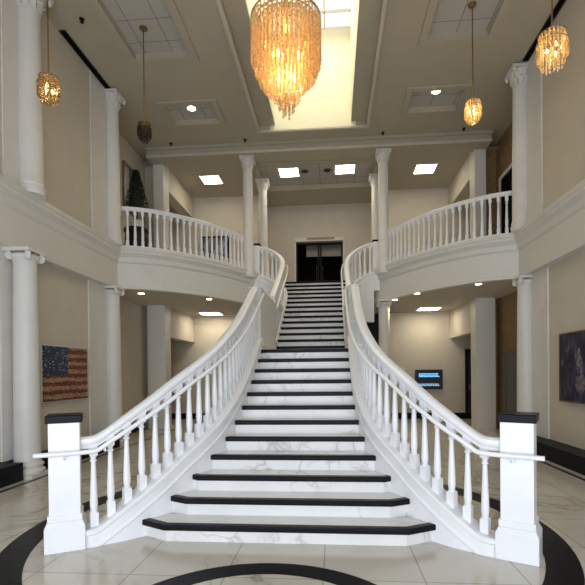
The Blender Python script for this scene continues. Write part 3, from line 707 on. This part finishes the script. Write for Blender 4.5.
# ------------------------------------------------------------------ pictures, screen, mirror
def flag_mat():
    m, nt, b = nmat('painted_flag'); geo = N(nt, 'ShaderNodeTexCoord'); sp = N(nt, 'ShaderNodeSeparateXYZ')
    no = N(nt, 'ShaderNodeTexNoise'); no.inputs['Scale'].default_value = 5; no.inputs['Detail'].default_value = 6
    mp = N(nt, 'ShaderNodeMapping'); mp.inputs['Scale'].default_value = (1, 1.2, 5); nt.links.new(geo.outputs['Object'], mp.inputs[0]); nt.links.new(mp.outputs[0], no.inputs['Vector'])
    nt.links.new(geo.outputs['Object'], sp.inputs[0])
    def mt(op, a, b_): 
        n = N(nt, 'ShaderNodeMath', operation=op)
        for i, v in enumerate((a, b_)):
            if isinstance(v, (int, float)): n.inputs[i].default_value = v
            else: nt.links.new(v, n.inputs[i])
        return n.outputs[0]
    z = mt('ADD', sp.outputs['Z'], mt('MULTIPLY', mt('SUBTRACT', no.outputs['Fac'], 0.5), 0.10))
    fr = mt('FRACT', mt('MULTIPLY', z, 6.5/0.99), 0); stripe = mt('GREATER_THAN', fr, 0.5)
    n2 = N(nt, 'ShaderNodeTexNoise'); n2.inputs['Scale'].default_value = 14; nt.links.new(mp.outputs[0], n2.inputs['Vector'])
    red = ramp(nt, [(0.35, (0.07, 0.015, 0.012)), (0.65, (0.28, 0.06, 0.04))]); nt.links.new(n2.outputs['Fac'], red.inputs[0])
    whi = ramp(nt, [(0.3, (0.12, 0.06, 0.035)), (0.5, (0.36, 0.23, 0.12)), (0.7, (0.50, 0.40, 0.27))]); nt.links.new(n2.outputs['Fac'], whi.inputs[0])
    mx = N(nt, 'ShaderNodeMix', data_type='RGBA'); nt.links.new(stripe, mx.inputs['Factor']); nt.links.new(red.outputs[0], mx.inputs['B']); nt.links.new(whi.outputs[0], mx.inputs['A'])
    vo = N(nt, 'ShaderNodeTexVoronoi'); vo.inputs['Scale'].default_value = 19; vo.inputs['Randomness'].default_value = 0.55; nt.links.new(geo.outputs['Object'], vo.inputs['Vector'])
    st_ = mt('LESS_THAN', vo.outputs['Distance'], 0.30)
    bl = ramp(nt, [(0.3, (0.012, 0.02, 0.05)), (0.7, (0.04, 0.06, 0.13))]); nt.links.new(n2.outputs['Fac'], bl.inputs[0])
    m2 = N(nt, 'ShaderNodeMix', data_type='RGBA'); nt.links.new(st_, m2.inputs['Factor']); nt.links.new(bl.outputs[0], m2.inputs['A']); m2.inputs['B'].default_value = (0.42, 0.42, 0.45, 1)
    can = mt('MULTIPLY', mt('LESS_THAN', sp.outputs['Y'], 0.03), mt('GREATER_THAN', sp.outputs['Z'], -0.03))
    m3 = N(nt, 'ShaderNodeMix', data_type='RGBA'); nt.links.new(can, m3.inputs['Factor']); nt.links.new(mx.outputs['Result'], m3.inputs['A']); nt.links.new(m2.outputs['Result'], m3.inputs['B'])
    nt.links.new(m3.outputs['Result'], b.inputs['Base Color']); b.inputs['Roughness'].default_value = 0.6; return m
fp = empty('flag_picture', (-4.56, 8.09, 1.615), 'large painted stars and stripes flag canvas on the left wall', 'picture')
MB().box(-0.035, 0.03, -0.685, 0.685, -0.495, 0.495).build('canvas', flag_mat(), fp)
MB().box(-0.04, 0.0, -0.70, -0.686, -0.51, 0.51).box(-0.04, 0.0, 0.686, 0.70, -0.51, 0.51).box(-0.04, 0.0, -0.686, 0.686, 0.496, 0.51).box(-0.04, 0.0, -0.686, 0.686, -0.51, -0.496).build('frame', M['trim'], fp)
def poster_mat():
    m, nt, b = nmat('dark_painting'); tc = N(nt, 'ShaderNodeTexCoord')
    mp = N(nt, 'ShaderNodeMapping'); mp.inputs['Scale'].default_value = (1, 2.4, 1.3); nt.links.new(tc.outputs['Object'], mp.inputs[0])
    no = N(nt, 'ShaderNodeTexNoise'); no.inputs['Scale'].default_value = 3.2; no.inputs['Detail'].default_value = 5; nt.links.new(mp.outputs[0], no.inputs['Vector'])
    r = ramp(nt, [(0.45, (0.012, 0.015, 0.035)), (0.56, (0.04, 0.04, 0.09)), (0.64, (0.09, 0.05, 0.09)), (0.72, (0.22, 0.19, 0.24))])
    nt.links.new(no.outputs['Fac'], r.inputs[0]); nt.links.new(r.outputs[0], b.inputs['Base Color']); b.inputs['Roughness'].default_value = 0.4; return m
pp = empty('dark_painting', (4.56, 7.67, 1.635), 'dark navy painting of pale figures on the right wall above the black base', 'picture')
MB().box(-0.03, 0.035, -0.72, 0.72, -0.58, 0.58).build('canvas', poster_mat(), pp)
fig = MB()                                             # pale dancer-like shapes of the painting
def blob(mb, y, z, ry, rz):
    n = 18; mb.add([(-0.034, y+ry*math.cos(2*PI*i/n), z+rz*math.sin(2*PI*i/n)) for i in range(n)]+[(-0.03, y+ry*math.cos(2*PI*i/n), z+rz*math.sin(2*PI*i/n)) for i in range(n)],
                   [tuple(range(n)), tuple(range(n, 2*n))[::-1]]+[(i, (i+1) % n, n+(i+1) % n, n+i) for i in range(n)])
blob(fig, 0.10, 0.26, 0.035, 0.06); blob(fig, 0.08, 0.03, 0.09, 0.17); blob(fig, 0.06, -0.27, 0.16, 0.17); blob(fig, -0.30, 0.15, 0.05, 0.06); blob(fig, -0.30, -0.12, 0.12, 0.22)
fig.build('painted_figures', plain('pale_paint', (0.16, 0.13, 0.17), 0.5, var=0.9, scale=12), pp)
MB().box(-0.04, 0.02, -0.745, -0.721, -0.605, 0.605).box(-0.04, 0.02, 0.721, 0.745, -0.605, 0.605).box(-0.04, 0.02, -0.721, 0.721, 0.581, 0.605).box(-0.04, 0.02, -0.721, 0.721, -0.605, -0.581).build('frame', M['wood'], pp)
tv = empty('wall_screen', (3.66, 15.36, 1.32), 'black wall screen showing blue text on the ground floor back wall', 'screen')
MB().box(-0.45, 0.45, -0.05, 0.03, -0.33, 0.33).build('casing', M['plastic'], tv, bevel=0.008)
MB().box(-0.41, 0.41, -0.056, -0.051, -0.28, 0.28).build('display', M['navy'], tv)
for nm, z0, rows, mt_ in (('text_rows', 0.10, 3, 'blue'), ('text_rows', -0.20, 2, 'paleblue')):
    mb = MB()
    for rr in range(rows):
        x = -0.34+random.random()*0.03
        while x < 0.30:
            ww = 0.03+random.random()*0.06; mb.box(x, x+ww, -0.060, -0.057, z0-0.016+rr*0.045, z0+0.014+rr*0.045); x += ww+0.014
    mb.build(nm, M[mt_], tv)
tag(MB().box(-0.05, 0.05, -0.03, 0, -0.08, 0.08).box(-0.03, 0.03, -0.036, -0.03, 0, 0.05).build('thermostat', M['trim'], loc=(2.82, 15.4, 1.70)), 'small pale wall control box left of the screen', 'wall control')
mi = empty('framed_mirror', (-5.03, 11.9, 6.62), 'tall gilt framed mirror on the upper left wall behind the topiary', 'mirror')
MB().box(0.0, 0.01, -0.34, 0.34, -0.58, 0.58).build('glass', M['mirror'], mi)
MB().box(-0.02, 0.04, -0.40, -0.34, -0.64, 0.64).box(-0.02, 0.04, 0.34, 0.40, -0.64, 0.64).box(-0.02, 0.04, -0.34, 0.34, 0.58, 0.64).box(-0.02, 0.04, -0.34, 0.34, -0.64, -0.58).build('frame', M['gilt'], mi)
def pic_mat():
    m, nt, b = nmat('blue_picture'); tc = N(nt, 'ShaderNodeTexCoord'); wv = N(nt, 'ShaderNodeTexNoise'); wv.inputs['Scale'].default_value = 4
    mp = N(nt, 'ShaderNodeMapping'); mp.inputs['Scale'].default_value = (2.5, 1, 0.7); nt.links.new(tc.outputs['Object'], mp.inputs[0]); nt.links.new(mp.outputs[0], wv.inputs['Vector'])
    r = ramp(nt, [(0.35, (0.03, 0.03, 0.05)), (0.5, (0.16, 0.19, 0.26)), (0.65, (0.42, 0.43, 0.46))]); nt.links.new(wv.outputs['Fac'], r.inputs[0]); nt.links.new(r.outputs[0], b.inputs['Base Color']); return m
pc = empty('blue_picture', (-3.60, 15.38, 5.88), 'dark framed blue and grey picture seen through the left balcony balusters', 'picture')
MB().box(-0.47, 0.47, -0.02, 0.01, -0.44, 0.44).build('canvas', pic_mat(), pc)
MB().box(-0.51, -0.47, -0.04, 0.02, -0.48, 0.48).box(0.47, 0.51, -0.04, 0.02, -0.48, 0.48).box(-0.47, 0.47, -0.04, 0.02, 0.44, 0.48).box(-0.47, 0.47, -0.04, 0.02, -0.48, -0.44).build('frame', M['dark'], pc)

# ------------------------------------------------------------------ topiary on the left balcony
tp = empty('potted_topiary', (-4.38, 10.85, FL), 'dark cone topiary in a black urn behind the left balcony balusters', 'plant')
MB().lathe([(0.17, 0), (0.19, 0.03), (0.13, 0.08), (0.15, 0.14), (0.24, 0.35), (0.28, 0.62), (0.27, 0.80), (0.31, 0.84), (0.31, 0.90), (0.27, 0.90), (0.26, 0.85)], 28).build('urn', M['urn'], tp, smooth=True)
MB().lathe([(0.26, 0.84), (0.2, 0.87), (0.0001, 0.88)], 20).build('soil', M['bark'], tp)
MB().lathe([(0.11, 0.87), (0.14, 0.95), (0.16, 1.10), (0.13, 1.12)], 16).build('inner_pot', M['column'], tp, smooth=True)
MB().tube([(0, 0, 0.85), (0.01, 0, 1.2), (0, 0, 1.5)], 0.022, 8).build('trunk', M['bark'], tp)
mb = MB(); mb.lathe([(0.05, 1.36), (0.20, 1.42), (0.19, 1.6), (0.13, 1.95), (0.03, 2.3)], 14)
for i in range(1500):
    t = random.random()**0.8; z = 1.36+t*1.0; r = (0.25*(1-t)+0.03)*(0.85+0.25*random.random()); a = random.random()*2*PI
    c = Vector((r*math.cos(a), r*math.sin(a), z)); d = Vector((math.cos(a)+random.uniform(-.5, .5), math.sin(a)+random.uniform(-.5, .5), random.uniform(-.2, .9))).normalized()*0.05
    u = d.cross(Vector((random.uniform(-1, 1), random.uniform(-1, 1), 1))).normalized()*0.014
    mb.add([c, c+d*0.5+u, c+d, c+d*0.5-u], [(0, 1, 2, 3)])
mb.build('foliage', M['leaf'], tp)
